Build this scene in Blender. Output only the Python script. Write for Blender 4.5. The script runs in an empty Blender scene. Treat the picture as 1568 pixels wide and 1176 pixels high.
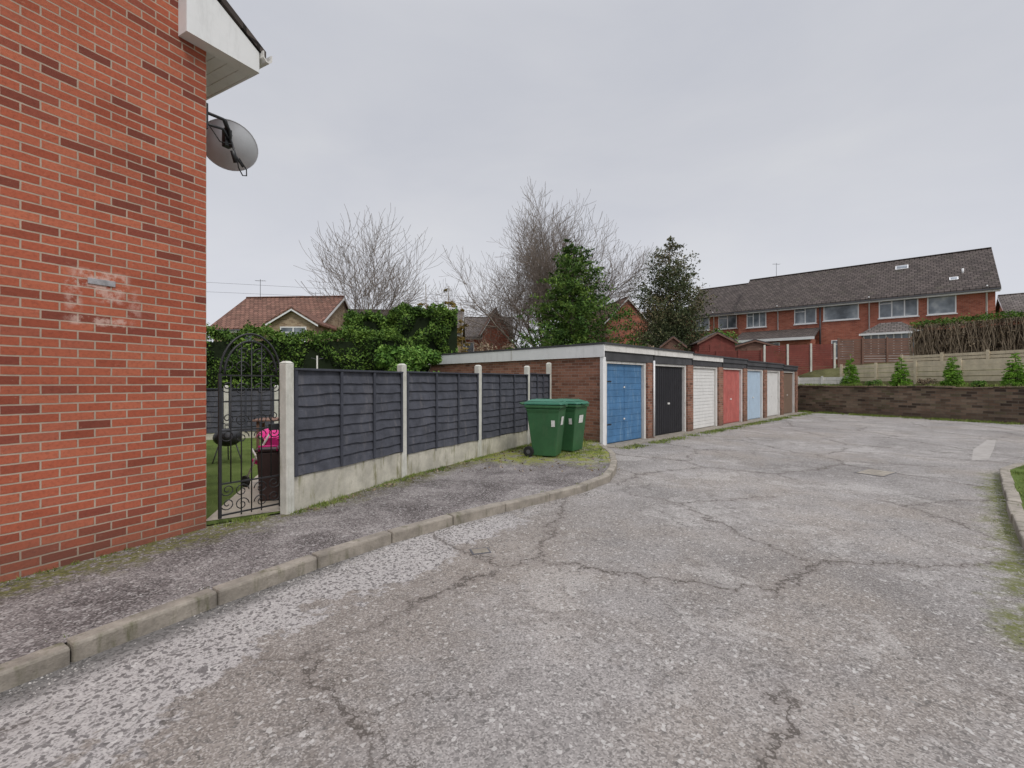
import bpy, math, random
import numpy as np
from mathutils import Vector, Matrix, noise as mnoise
random.seed(7); RNG=np.random.default_rng(7)
sc=bpy.context.scene
sc.view_settings.view_transform='Standard'
try: sc.view_settings.look='None'
except Exception: pass
sc.view_settings.exposure=0

# ---------------------------------------------------------------- materials
def newmat(name,rough=.8,spec=.3,metal=0):
    m=bpy.data.materials.new(name); m.use_nodes=True
    nt=m.node_tree; b=nt.nodes['Principled BSDF']
    b.inputs['Roughness'].default_value=rough
    b.inputs['Metallic'].default_value=metal
    b.inputs['Specular IOR Level'].default_value=spec
    return m,nt,b
def setin(nt,sock,v):
    if isinstance(v,bpy.types.NodeSocket): nt.links.new(v,sock)
    elif isinstance(v,(tuple,list)):
        n=len(sock.default_value); v=tuple(v)
        if n==4 and len(v)==3: v=v+(1,)
        sock.default_value=v
    else: sock.default_value=v
def coord(nt,kind='Object'):
    return nt.nodes.new('ShaderNodeTexCoord').outputs[kind]
def noise(nt,vec,scale,detail=4,rough=.55,dist=0,out='Fac'):
    n=nt.nodes.new('ShaderNodeTexNoise')
    setin(nt,n.inputs['Vector'],vec); n.inputs['Scale'].default_value=scale
    n.inputs['Detail'].default_value=min(detail,5); n.inputs['Roughness'].default_value=rough
    n.inputs['Distortion'].default_value=dist
    return n.outputs[0] if out=='Fac' else n.outputs['Color']
def voro(nt,vec,scale,feature='F1',out='Distance',rnd=1,two=False):
    n=nt.nodes.new('ShaderNodeTexVoronoi'); n.feature=feature
    if two: n.voronoi_dimensions='2D'
    setin(nt,n.inputs['Vector'],vec); n.inputs['Scale'].default_value=scale
    n.inputs['Randomness'].default_value=rnd
    return n.outputs[out]
def ramp(nt,fac,stops,interp='LINEAR'):
    n=nt.nodes.new('ShaderNodeValToRGB'); n.color_ramp.interpolation=interp
    setin(nt,n.inputs[0],fac)
    e=n.color_ramp.elements
    while len(e)>1: e.remove(e[-1])
    for i,(p,c) in enumerate(stops):
        if not isinstance(c,(tuple,list)): c=(c,c,c)
        if i==0: el=e[0]; el.position=p
        else: el=e.new(p)
        el.color=tuple(c)[:3]+(1,)
    return n.outputs[0]
def mix(nt,fac,a,b,blend='MIX'):
    n=nt.nodes.new('ShaderNodeMix'); n.data_type='RGBA'; n.blend_type=blend
    setin(nt,n.inputs[0],fac); setin(nt,n.inputs[6],a); setin(nt,n.inputs[7],b)
    return n.outputs[2]
def mth(nt,op,a,b=0.,clamp=False):
    n=nt.nodes.new('ShaderNodeMath'); n.operation=op; n.use_clamp=clamp
    setin(nt,n.inputs[0],a); setin(nt,n.inputs[1],b)
    return n.outputs[0]
def mrange(nt,v,a,b,c=0.,d=1.):
    n=nt.nodes.new('ShaderNodeMapRange'); n.interpolation_type='SMOOTHSTEP'
    setin(nt,n.inputs[0],v)
    for i,x in enumerate((a,b,c,d)): n.inputs[1+i].default_value=x
    return n.outputs[0]
def vmul(nt,v,s):
    n=nt.nodes.new('ShaderNodeVectorMath'); n.operation='MULTIPLY'
    setin(nt,n.inputs[0],v); n.inputs[1].default_value=s
    return n.outputs[0]
def vadd(nt,a,b):
    n=nt.nodes.new('ShaderNodeVectorMath'); n.operation='ADD'
    setin(nt,n.inputs[0],a); setin(nt,n.inputs[1],b)
    return n.outputs[0]
def sep(nt,v):
    n=nt.nodes.new('ShaderNodeSeparateXYZ'); setin(nt,n.inputs[0],v); return n.outputs
def bump(nt,b,h,strength=.5,dist=.01):
    n=nt.nodes.new('ShaderNodeBump'); n.inputs['Strength'].default_value=strength
    n.inputs['Distance'].default_value=dist
    setin(nt,n.inputs['Height'],h); nt.links.new(n.outputs[0],b.inputs['Normal'])
def tint(c,k): return tuple(min(1,x*k) for x in c)

def simple(name,col,rough=.7,var=.25,scale=3,bmp=.1,metal=0,spec=.3,dirt=0,dirtcol=(.08,.075,.05)):
    m,nt,b=newmat(name,rough,spec,metal)
    o=coord(nt)
    n1=noise(nt,o,scale,4,.65)
    c=ramp(nt,n1,[(.3,tint(col,1-var)),(.7,tint(col,1+var*.6))])
    if bmp:
        n2=noise(nt,o,scale*12,3,.6)
        c=mix(nt,mrange(nt,n2,.45,.75,0,var),c,tint(col,.6))
    if dirt:
        s=noise(nt,vmul(nt,o,(6,6,1.2)),1.5,4,.7)
        c=mix(nt,mrange(nt,s,.5,.75,0,dirt),c,dirtcol)
    nt.links.new(c,b.inputs['Base Color'])
    if bmp>.05: bump(nt,b,n2,bmp,.01)
    return m

def brick(name,cols,mortar,w=.225,h=.075,ms=.006,big=.25,stain=True,white=None,bmp=.6,near=False,dirtk=.55):
    m,nt,b=newmat(name,.9,.15)
    uv=coord(nt,'UV')
    if near:
        wob=noise(nt,uv,9,2,.5,out='Color')
        wv=vadd(nt,uv,vmul(nt,vadd(nt,wob,(-.5,-.5,-.5)),(.007,.006,0)))
    else: wv=uv
    t=nt.nodes.new('ShaderNodeTexBrick'); setin(nt,t.inputs['Vector'],wv)
    t.inputs['Scale'].default_value=1; t.inputs['Brick Width'].default_value=w
    t.inputs['Row Height'].default_value=h; t.inputs['Mortar Size'].default_value=ms
    t.inputs['Mortar Smooth'].default_value=.25; t.inputs['Bias'].default_value=0
    t.inputs['Color1'].default_value=(0,0,0,1); t.inputs['Color2'].default_value=(1,1,1,1)
    t.inputs['Mortar'].default_value=(.5,.5,.5,1)
    k=len(cols)
    c=ramp(nt,t.outputs[0],[(.02+.96*i/(k-1),cols[i]) for i in range(k)])
    f=noise(nt,uv,38,4,.7)
    c=mix(nt,mrange(nt,f,.4,.8,0,dirtk),c,tint(cols[0],.6))
    if near:
        # pale dragged-face blemishes on some bricks
        c=mix(nt,mrange(nt,noise(nt,vmul(nt,uv,(1,2.2,1)),17,4,.75),.62,.75,0,.5),c,(.66,.40,.29))
    mc=mix(nt,noise(nt,uv,14,3,.7),mortar,tint(mortar,.6))
    c=mix(nt,t.outputs['Fac'],c,mc)
    bg=noise(nt,uv,.9,4,.6)
    c=mix(nt,1.,c,ramp(nt,bg,[(.3,1-big),(.7,1.)]),'MULTIPLY')
    if stain:
        v=sep(nt,uv)[1]
        lo=mth(nt,'ADD',v,mth(nt,'MULTIPLY',noise(nt,uv,2.2,4,.65),.6))
        c=mix(nt,mrange(nt,lo,.25,.9,.55,0.),c,(.12,.085,.065))
    if white:
        s=sep(nt,uv)
        for (ux,vy,rx,ry,a) in white:
            dx=mth(nt,'ABSOLUTE',mth(nt,'SUBTRACT',s[0],ux)); dy=mth(nt,'ABSOLUTE',mth(nt,'SUBTRACT',s[1],vy))
            ex=mrange(nt,dx,rx*.5,rx,1,0); ey=mrange(nt,dy,ry*.5,ry,1,0)
            mk=mth(nt,'MULTIPLY',mth(nt,'MULTIPLY',ex,ey),mrange(nt,noise(nt,uv,10,4,.75),.42,.6,0,a))
            c=mix(nt,mk,c,(.66,.48,.41))
    nt.links.new(c,b.inputs['Base Color'])
    if bmp:
        hgt=mth(nt,'MULTIPLY',t.outputs['Fac'],-1.)
        if near: hgt=mth(nt,'ADD',hgt,mth(nt,'MULTIPLY',f,.5))
        bump(nt,b,hgt,bmp,.008)
    return m

def tiles(name,col,w=.3,h=.28,moss=.2):
    m,nt,b=newmat(name,.85,.2)
    uv=coord(nt,'UV')
    t=nt.nodes.new('ShaderNodeTexBrick'); setin(nt,t.inputs['Vector'],uv)
    t.inputs['Scale'].default_value=1; t.inputs['Brick Width'].default_value=w
    t.inputs['Row Height'].default_value=h; t.inputs['Mortar Size'].default_value=.018
    t.inputs['Color1'].default_value=tint(col,.72)+(1,); t.inputs['Color2'].default_value=tint(col,1.28)+(1,)
    t.inputs['Mortar'].default_value=tint(col,.25)+(1,)
    c=t.outputs[0]
    c=mix(nt,mrange(nt,noise(nt,uv,1.3,4,.7),.5,.75,0,moss),c,(.09,.10,.05))
    c=mix(nt,mrange(nt,noise(nt,uv,4,4,.7),.55,.8,0,.25),c,tint(col,1.8))
    nt.links.new(c,b.inputs['Base Color'])
    bump(nt,b,mth(nt,'MULTIPLY',t.outputs['Fac'],-1.),.8,.03)
    return m

def foliage(name,dark,mid,light,scale=1.2):
    m,nt,b=newmat(name,.75,.12)
    g=nt.nodes.new('ShaderNodeNewGeometry')
    o=coord(nt)
    n=noise(nt,o,scale,2,.6)
    f=mth(nt,'ADD',mth(nt,'MULTIPLY',g.outputs['Random Per Island'],.5),mth(nt,'MULTIPLY',mrange(nt,n,.3,.7),.5))
    c=ramp(nt,f,[(.1,dark),(.5,mid),(.95,light)])
    nt.links.new(c,b.inputs['Base Color'])
    return m

WALLN=(.883,-.469)
def lined(nt,o,n):
    s=sep(nt,o)
    return mth(nt,'ADD',mth(nt,'MULTIPLY',s[0],n[0]),mth(nt,'MULTIPLY',s[1],n[1]))

def road_material():
    m,nt,b=newmat('worn_asphalt',.92,.15)
    o=coord(nt); s=sep(nt,o)
    warp=noise(nt,o,1.3,3,.6,out='Color')
    ow=vadd(nt,o,vmul(nt,vadd(nt,warp,(-.5,-.5,-.5)),(.55,.55,0)))
    big=noise(nt,o,.42,5,.62,.4)
    c=ramp(nt,big,[(.32,(.19,.175,.165)),(.44,(.255,.237,.224)),(.56,(.315,.293,.278)),(.70,(.365,.342,.324))])
    med=noise(nt,ow,1.9,5,.76)
    c=mix(nt,mrange(nt,med,.50,.62,0,.45),c,(.18,.162,.15))
    c=mix(nt,mrange(nt,noise(nt,vadd(nt,o,(3,9,0)),.33,4,.65),.46,.64,0,.5),c,(.30,.255,.212))
    med2=noise(nt,vadd(nt,ow,(7.3,3.1,0)),.75,5,.76,.3)
    c=mix(nt,mth(nt,'MULTIPLY',mrange(nt,med2,.50,.535,0,.4),mrange(nt,med2,.56,.535,0,1)),c,(.17,.148,.13))
    c=mix(nt,mrange(nt,med2,.53,.60,0,.45),c,(.42,.395,.37))
    # zones near the left kerb: pale exposed aggregate, then a brown band
    d=lined(nt,o,(.87,-.49))
    dd=mth(nt,'ADD',d,mth(nt,'MULTIPLY',mth(nt,'SUBTRACT',noise(nt,o,1.1,5,.76),.5),2.3))
    near=mrange(nt,s[1],4.8,6.4,1,0)
    edge=mth(nt,'MULTIPLY',mrange(nt,dd,-2.64,-2.56,1,0),near)
    brn=mth(nt,'MULTIPLY',mth(nt,'MULTIPLY',mrange(nt,dd,-2.64,-2.54,0,1),mrange(nt,dd,-2.2,-1.2,1,0)),near)
    c=mix(nt,mth(nt,'MULTIPLY',brn,.58),c,(.225,.19,.158))
    c=mix(nt,mth(nt,'MULTIPLY',edge,.78),c,(.45,.425,.41))
    # fine aggregate
    v1=sep(nt,voro(nt,o,125,'F1','Color',two=True))
    c=mix(nt,mrange(nt,v1[0],.60,.95,0,.40),c,(.54,.51,.48))
    c=mix(nt,mrange(nt,v1[0],.42,.1,0,.50),c,(.09,.084,.08))
    v2=sep(nt,voro(nt,o,55,'F1','Color',two=True))
    c=mix(nt,mrange(nt,v2[1],.96,.97,0,.5),c,(.60,.58,.55))
    c=mix(nt,mrange(nt,v2[0],.06,.05,0,.5),c,(.08,.075,.07))
    c=mix(nt,mth(nt,'MULTIPLY',mrange(nt,v2[2],.22,.17,0,.75),edge),c,(.11,.10,.098))
    gut=mrange(nt,mth(nt,'ADD',d,mth(nt,'MULTIPLY',noise(nt,o,6,3,.6),.2)),-3.27,-3.05,.75,0)
    c=mix(nt,mth(nt,'MULTIPLY',gut,near),c,(.09,.085,.08))
    # cracks
    ow2=vadd(nt,o,vmul(nt,vadd(nt,noise(nt,o,2.6,5,.75,out='Color'),(-.5,-.5,-.5)),(.7,.7,0)))
    cr=voro(nt,ow2,.45,'DISTANCE_TO_EDGE',two=True)
    mk=mrange(nt,noise(nt,o,.55,2,.5),.36,.46,0,1)
    crm=mth(nt,'MULTIPLY',mrange(nt,cr,.003,.009,1,0),mk)
    cr2=voro(nt,ow2,1.2,'DISTANCE_TO_EDGE',two=True)
    crm2=mth(nt,'MULTIPLY',mrange(nt,cr2,.005,.016,.8,0),mrange(nt,noise(nt,vadd(nt,o,(5,1,0)),.5,2,.5),.52,.60,0,1))
    cc=mth(nt,'MAXIMUM',crm,crm2)
    halo=mth(nt,'MULTIPLY',mrange(nt,cr,.004,.05,.34,0),mk)
    c=mix(nt,halo,c,(.18,.155,.14))
    c=mix(nt,mth(nt,'MULTIPLY',cc,.78),c,(.075,.064,.055))
    # moss by the right-hand kerb
    d2=lined(nt,o,(.707,-.707))
    d2=mth(nt,'ADD',d2,mth(nt,'MULTIPLY',mth(nt,'SUBTRACT',noise(nt,o,2.2,5,.75),.5),1.2))
    mo=mth(nt,'MULTIPLY',mrange(nt,d2,.05,.35,0,.9),mrange(nt,s[0],2.6,3.3))
    mo=mth(nt,'MULTIPLY',mo,mrange(nt,s[1],7.6,8.4,1,0))
    mo=mth(nt,'MULTIPLY',mo,mrange(nt,noise(nt,o,11,4,.75),.38,.54,.2,1))
    c=mix(nt,mo,c,mix(nt,noise(nt,o,25,3,.6),(.05,.06,.02),(.19,.20,.05)))
    nt.links.new(c,b.inputs['Base Color'])
    h=mth(nt,'ADD',mth(nt,'MULTIPLY',v1[0],.6),mth(nt,'MULTIPLY',v2[0],.4))
    bump(nt,b,h,.5,.006)
    return m

def path_material():
    m,nt,b=newmat('footpath_tarmac',.95,.15)
    o=coord(nt); s=sep(nt,o)
    big=noise(nt,o,1.3,5,.75,.5)
    c=ramp(nt,big,[(.34,(.09,.076,.073)),(.48,(.165,.145,.14)),(.58,(.255,.23,.22)),(.70,(.34,.315,.30))])
    v1=sep(nt,voro(nt,o,95,'F1','Color',two=True))
    c=mix(nt,mrange(nt,v1[0],.6,.95,0,.5),c,(.48,.45,.43))
    c=mix(nt,mrange(nt,v1[0],.4,.1,0,.6),c,(.05,.046,.044))
    v2=sep(nt,voro(nt,o,48,'F1','Color',two=True))
    c=mix(nt,mrange(nt,v2[1],.95,.96,0,.5),c,(.5,.48,.46))
    d=lined(nt,o,WALLN)
    dn=mth(nt,'ADD',d,mth(nt,'MULTIPLY',noise(nt,o,2.5,5,.7),1.1))
    moss=mrange(nt,dn,-4.2,-3.8,.9,0)
    mn=mrange(nt,noise(nt,o,14,4,.75),.40,.54)
    mc=ramp(nt,noise(nt,o,30,3,.6),[(.3,(.06,.062,.022)),(.7,(.20,.195,.06))])
    c=mix(nt,mth(nt,'MULTIPLY',moss,mn),c,mc)
    far=mrange(nt,mth(nt,'ADD',s[1],mth(nt,'MULTIPLY',noise(nt,o,1.8,4,.7),3.)),9.6,10.6,0,.95)
    c=mix(nt,mth(nt,'MULTIPLY',far,mrange(nt,noise(nt,vadd(nt,o,(2,2,0)),5,4,.7),.38,.54)),c,mix(nt,noise(nt,o,20,3),(.11,.12,.03),(.38,.40,.08)))
    nt.links.new(c,b.inputs['Base Color'])
    bump(nt,b,mth(nt,'ADD',v1[0],mth(nt,'MULTIPLY',noise(nt,o,7,3,.6),2.)),.75,.012)
    return m

def grass_material(name,a,bc,cc):
    m,nt,b=newmat(name,.95,.1)
    o=coord(nt)
    n=noise(nt,o,1.2,5,.7)
    c=ramp(nt,n,[(.3,a),(.5,bc),(.7,cc)])
    f=noise(nt,o,60,3,.7)
    c=mix(nt,mrange(nt,f,.4,.7,0,.6),c,tint(a,.6))
    nt.links.new(c,b.inputs['Base Color'])
    bump(nt,b,f,.8,.03)
    return m

MAT={}
MAT['brick']=brick('orange_red_brick',[(.23,.068,.048),(.37,.098,.058),(.45,.120,.068),(.50,.140,.08),(.56,.175,.10),(.48,.132,.074),(.52,.16,.095),(.29,.08,.055)],(.60,.47,.37),ms=.0068,near=True,
    white=[(-.86,2.48,.24,.10,.75),(-.80,2.36,.14,.09,.6),(-.86,2.12,.28,.05,.65),(-1.04,2.33,.07,.18,.45),(-.62,2.3,.07,.16,.35)],big=.26,dirtk=.45)
MAT['brick_g']=brick('garage_brown_brick',[(.18,.085,.06),(.30,.14,.095),(.36,.17,.115),(.42,.215,.15),(.24,.11,.075)],(.42,.35,.29),stain=True,big=.25)
MAT['brick_far']=brick('far_red_brick',[(.34,.10,.066),(.44,.135,.085),(.50,.16,.10),(.52,.19,.125)],(.46,.34,.27),stain=False,bmp=0)
MAT['brick_buff']=brick('buff_brick',[(.32,.22,.14),(.46,.34,.22),(.52,.4,.27)],(.45,.4,.33),stain=False,bmp=0)
MAT['stone']=brick('old_stone_wall',[(.07,.052,.04),(.17,.12,.085),(.25,.165,.115),(.28,.21,.15),(.14,.12,.07)],(.22,.185,.145),w=.33,h=.11,ms=.010,big=.5,stain=True)
MAT['tile_d']=tiles('roof_tile_dark',(.09,.073,.066))
MAT['tile_b']=tiles('roof_tile_brown',(.20,.105,.078))
MAT['tile_g']=tiles('roof_tile_grey',(.14,.12,.11))
MAT['white']=simple('white_upvc',(.80,.80,.80),.45,.05,2,.03,dirt=.12)
MAT['whitep']=simple('weathered_white_paint',(.72,.70,.67),.6,.12,3,.08,dirt=.4)
MAT['felt']=simple('roof_felt',(.075,.075,.08),.9,.3,2,.3)
MAT['conc']=simple('concrete_post',(.62,.61,.55),.85,.18,5,.3,dirt=.5,dirtcol=(.23,.22,.13))
MAT['gravelb']=simple('concrete_gravel_board',(.55,.52,.44),.9,.28,4,.4,dirt=.9,dirtcol=(.20,.19,.09))
MAT['kerb']=simple('kerb_concrete',(.32,.285,.24),.95,.38,5,.6,dirt=.8,dirtcol=(.10,.10,.05))
MAT['navy']=simple('painted_fence_navy',(.080,.084,.103),.8,.35,6,.5,dirt=.45,dirtcol=(.19,.18,.185))
MAT['navy2']=simple('painted_fence_batten',(.058,.062,.078),.8,.25,6,.3)
MAT['iron']=simple('black_iron',(.02,.02,.022),.45,.2,9,.06,spec=.5)
MAT['bing']=simple('bin_green_plastic',(.038,.125,.05),.5,.22,3,.06,spec=.4,dirt=.35,dirtcol=(.09,.13,.07))
MAT['binlid']=simple('bin_lid_green',(.035,.16,.10),.45,.15,4,.05,spec=.4)
MAT['rubber']=simple('black_rubber',(.02,.02,.02),.8,.1,8,0)
MAT['label']=simple('white_label',(.7,.7,.68),.6,.2,20,0)
MAT['dish']=simple('dish_grey',(.62,.64,.68),.45,.1,6,.0)
m,nt,b=newmat('window_glass',.08,.6)
nt.links.new(ramp(nt,noise(nt,coord(nt),.9,3,.5),[(.35,(.06,.075,.09)),(.55,(.22,.25,.28)),(.7,(.5,.52,.53))]),b.inputs['Base Color']); MAT['glass']=m
MAT['d_blue']=simple('door_blue_paint',(.075,.19,.36),.6,.25,2.5,.1,dirt=.65,dirtcol=(.22,.34,.46))
MAT['d_black']=simple('door_black_paint',(.025,.025,.03),.5,.2,3,.1)
MAT['d_white']=simple('door_white_paint',(.76,.75,.73),.5,.08,3,.08,dirt=.15)
MAT['d_red']=simple('door_red_paint',(.52,.145,.125),.6,.2,3,.1,dirt=.4,dirtcol=(.6,.35,.3))
MAT['d_lblue']=simple('door_pale_blue',(.48,.60,.72),.6,.1,3,.1,dirt=.2)
MAT['d_brown']=simple('door_brown',(.22,.15,.11),.6,.1,3,.1,dirt=.2)
MAT['woodp']=simple('pale_timber',(.66,.57,.42),.85,.22,3,.2,dirt=.35,dirtcol=(.36,.31,.20))
MAT['woodb']=simple('brown_timber',(.21,.12,.09),.85,.25,3,.3,dirt=.3)
MAT['woodr']=simple('red_timber',(.22,.065,.052),.85,.25,3,.3,dirt=.3)
MAT['bark']=simple('bark',(.21,.175,.14),.95,.35,4,.3)
MAT['bark2']=simple('bark_twig',(.22,.18,.15),.95,.3,4,0)
MAT['drystem']=simple('hedge_stem_bark',(.34,.27,.19),.95,.3,4,0)
MAT['browncore']=simple('hedge_inner_brown',(.09,.065,.045),1,.5,5,0)
MAT['iron_pipe']=simple('grey_pipe',(.1,.1,.11),.5,.1,4,0)
MAT['plaque']=simple('galvanised_plate',(.36,.35,.36),.6,.3,20,.1)
MAT['pink']=simple('pink_plastic',(.75,.03,.25),.4,.1,4,0)
MAT['brownplastic']=simple('dark_brown_plastic',(.05,.03,.028),.5,.1,4,0)
MAT['slab']=simple('garden_paving',(.44,.39,.32),.9,.25,2,.3)
MAT['road']=road_material()
MAT['path']=path_material()
MAT['lawn']=grass_material('lawn_grass',(.08,.11,.03),(.13,.18,.045),(.20,.25,.08))
MAT['rough']=grass_material('rough_ground',(.07,.065,.035),(.14,.14,.06),(.21,.20,.10))
MAT['patch']=simple('tarmac_patch',(.36,.335,.31),.95,.2,4,.4,dirt=.6,dirtcol=(.25,.23,.2))
MAT['hedge']=foliage('hedge_leaves',(.025,.05,.014),(.085,.16,.03),(.19,.29,.055),1.5)
MAT['hedge2']=foliage('laurel_leaves',(.035,.08,.018),(.11,.22,.04),(.23,.36,.08),2)
MAT['conif']=foliage('conifer_needles',(.022,.045,.013),(.075,.145,.03),(.19,.27,.05),1.1)
MAT['conif2']=foliage('conifer_brownish_needles',(.035,.05,.024),(.09,.11,.05),(.23,.175,.10),.35)
MAT['gold']=foliage('gold_conifer_needles',(.08,.06,.02),(.24,.17,.05),(.36,.28,.09),1.5)
MAT['brt']=foliage('bright_conifer_needles',(.05,.11,.015),(.15,.31,.035),(.27,.46,.07),3)
MAT['drytwig']=foliage('dry_hedge_twigs',(.09,.065,.045),(.25,.19,.125),(.42,.34,.24),2)
MAT['grassb']=foliage('grass_blades',(.06,.09,.02),(.16,.22,.045),(.32,.34,.12),3)
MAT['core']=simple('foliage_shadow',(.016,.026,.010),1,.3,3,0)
MAT['pebble']=foliage('loose_gravel',(.06,.055,.052),(.22,.205,.19),(.55,.52,.49),8)

# ---------------------------------------------------------------- mesh tools
def finish_mesh(name,V,F,mat,smooth=False,uv=True):
    me=bpy.data.meshes.new(name); me.from_pydata([tuple(v) for v in V],[],F); me.update()
    if uv and len(F)<20000:
        ul=me.uv_layers.new(name='UVMap')
        Z=Vector((0,0,1))
        for p in me.polygons:
            n=p.normal
            if abs(n.z)>.97: t=Vector((1,0,0)); bb=Vector((0,1,0))
            else:
                t=Z.cross(n).normalized(); bb=n.cross(t)
            for li in p.loop_indices:
                co=me.vertices[me.loops[li].vertex_index].co
                ul.data[li].uv=(co.dot(t),co.dot(bb))
    me.materials.append(mat)
    if smooth: me.polygons.foreach_set('use_smooth',[True]*len(me.polygons))
    return me
class Thing:
    def __init__(s,name,loc=(0,0,0),rot=0):
        s.name=name; s.loc=loc; s.rot=rot; s.parts={}
    def part(s,pn,mat,smooth=False,bevel=0):
        if pn not in s.parts: s.parts[pn]=[[],[],mat,smooth,bevel]
        return s.parts[pn]
    def add(s,pn,mat,V,F,smooth=False,bevel=0):
        p=s.part(pn,mat,smooth,bevel); o=len(p[0])
        p[0].extend([tuple(v) for v in V]); p[1].extend([tuple(i+o for i in f) for f in F])
    def box(s,pn,mat,x,y,z,bevel=0,M=None):
        V=[(x[i],y[j],z[k]) for k in (0,1) for j in (0,1) for i in (0,1)]
        if M is not None: V=[M@Vector(v) for v in V]
        F=[(0,2,3,1),(4,5,7,6),(0,1,5,4),(2,6,7,3),(0,4,6,2),(1,3,7,5)]
        s.add(pn,mat,V,F,False,bevel)
    def prism(s,pn,mat,poly,axis,a,b):
        n=len(poly)
        def mk(p,t):
            return {'x':(t,p[0],p[1]),'y':(p[0],t,p[1]),'z':(p[0],p[1],t)}[axis]
        V=[mk(p,a) for p in poly]+[mk(p,b) for p in poly]
        area=sum(poly[i][0]*poly[(i+1)%n][1]-poly[(i+1)%n][0]*poly[i][1] for i in range(n))
        F=[tuple(range(n))[::-1],tuple(range(n,2*n))]+[(i,(i+1)%n,n+(i+1)%n,n+i) for i in range(n)]
        flip=(area<0)!=(axis=='y')
        if flip!=(b<a): F=[f[::-1] for f in F]
        s.add(pn,mat,V,F)
    def tube(s,pn,mat,pts,r,sides=6,smooth=True,cap=True):
        pts=[Vector(p) for p in pts]
        if not isinstance(r,(list,tuple)): r=[r]*len(pts)
        V=[];F=[]
        for i,p in enumerate(pts):
            d=(pts[min(i+1,len(pts)-1)]-pts[max(i-1,0)])
            d=d.normalized() if d.length>1e-9 else Vector((0,0,1))
            a=d.cross(Vector((0,0,1)))
            if a.length<.05: a=d.cross(Vector((0,1,0)))
            a.normalize(); b_=d.cross(a)
            for k in range(sides):
                t=2*math.pi*k/sides
                V.append(p+a*math.cos(t)*r[i]+b_*math.sin(t)*r[i])
        for i in range(len(pts)-1):
            for k in range(sides):
                k2=(k+1)%sides
                F.append((i*sides+k,i*sides+k2,(i+1)*sides+k2,(i+1)*sides+k))
        if cap:
            F.append(tuple(range(sides))[::-1]); o=(len(pts)-1)*sides; F.append(tuple(range(o,o+sides)))
        s.add(pn,mat,V,F,smooth)
    def build(s):
        objs=[]
        M=Matrix.Translation(Vector(s.loc))@Matrix.Rotation(s.rot,4,'Z')
        single=len(s.parts)==1
        for pn,(V,F,mat,sm,bv) in s.parts.items():
            me=finish_mesh(s.name if single else pn,V,F,mat,sm)
            ob=bpy.data.objects.new(s.name if single else pn,me); sc.collection.objects.link(ob)
            if bv:
                md=ob.modifiers.new('bevel','BEVEL'); md.width=bv; md.segments=2; md.limit_method='ANGLE'
            objs.append(ob)
        if single: objs[0].matrix_world=M; return objs[0]
        e=bpy.data.objects.new(s.name,None); sc.collection.objects.link(e); e.empty_display_size=.3
        e.matrix_world=M
        for ob in objs: ob.parent=e
        return e
    def leaves(s,pn,mat,P,size,asp=.55,up=0):
        V,F=leaf_arrays(P,size,asp,up)
        s.parts[pn]=[V,F,mat,False,0]
def leaf_arrays(P,size,asp=.55,up=0):
    P=np.asarray(P,float); n=len(P)
    sz=size*(.6+.8*RNG.random((n,1)))
    A=RNG.normal(size=(n,3))
    if up: A[:,2]+=up
    A/=np.linalg.norm(A,axis=1,keepdims=True)
    B=np.cross(A,RNG.normal(size=(n,3))); B/=np.linalg.norm(B,axis=1,keepdims=True)
    C=np.cross(A,B)
    v0=P-A*sz*.5; v1=P+B*sz*asp*.5+C*sz*.08; v2=P+A*sz*.5; v3=P-B*sz*asp*.5+C*sz*.08
    V=np.stack([v0,v1,v2,v3],1).reshape(-1,3)
    idx=np.arange(n*4).reshape(-1,4)
    return V.tolist(),idx.tolist()

def gen_box_frame(a,b):
    a=Vector(a); b=Vector(b); d=(b-a); L=d.length; ang=math.atan2(d.y,d.x)
    return Matrix.Translation((a.x,a.y,0))@Matrix.Rotation(ang,4,'Z'),L

# ---------------------------------------------------------------- camera
cam=bpy.data.cameras.new('camera'); co=bpy.data.objects.new('camera',cam); sc.collection.objects.link(co)
co.location=(0,0,1.6); co.rotation_euler=(math.radians(90),0,0)
cam.sensor_width=36; cam.lens=16.07; cam.clip_end=2000; cam.clip_start=.05; cam.shift_y=-.002
sc.camera=co

# ---------------------------------------------------------------- world + sun
w=bpy.data.worlds.new('World'); sc.world=w; w.use_nodes=True
nt=w.node_tree; bg=nt.nodes['Background']
sky=nt.nodes.new('ShaderNodeTexSky'); sky.sky_type='NISHITA'; sky.sun_disc=False
SE,SR=math.radians(48),math.radians(150)
sky.sun_elevation=SE; sky.sun_rotation=SR
hs=nt.nodes.new('ShaderNodeHueSaturation'); hs.inputs['Saturation'].default_value=.25
nt.links.new(sky.outputs[0],hs.inputs['Color'])
g=coord(nt,'Generated'); z=sep(nt,g)[2]
cl=noise(nt,vmul(nt,g,(1,1,2.6)),1.7,5,.55,.3)
cloud=ramp(nt,cl,[(.3,(5.75,5.95,6.6)),(.55,(6.3,6.45,6.98)),(.75,(6.75,6.87,7.25))])
zb=mrange(nt,z,.62,1.,1.,3.0)
lowb=mrange(nt,z,0.,.5,1.12,.96)
cloud=mix(nt,1.,cloud,mth(nt,'MULTIPLY',zb,lowb),'MULTIPLY')
fin=mix(nt,.92,hs.outputs[0],cloud)
nt.links.new(fin,bg.inputs[0]); bg.inputs[1].default_value=.101
sl=bpy.data.lights.new('sun','SUN'); sl.energy=1.5; sl.angle=math.radians(14); sl.color=(1,.96,.9)
so=bpy.data.objects.new('sun',sl); sc.collection.objects.link(so)
sd=Vector((math.cos(SE)*math.sin(SR),math.cos(SE)*math.cos(SR),math.sin(SE)))
so.rotation_euler=sd.to_track_quat('Z','Y').to_euler(); so.location=(10,-10,20)

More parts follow.
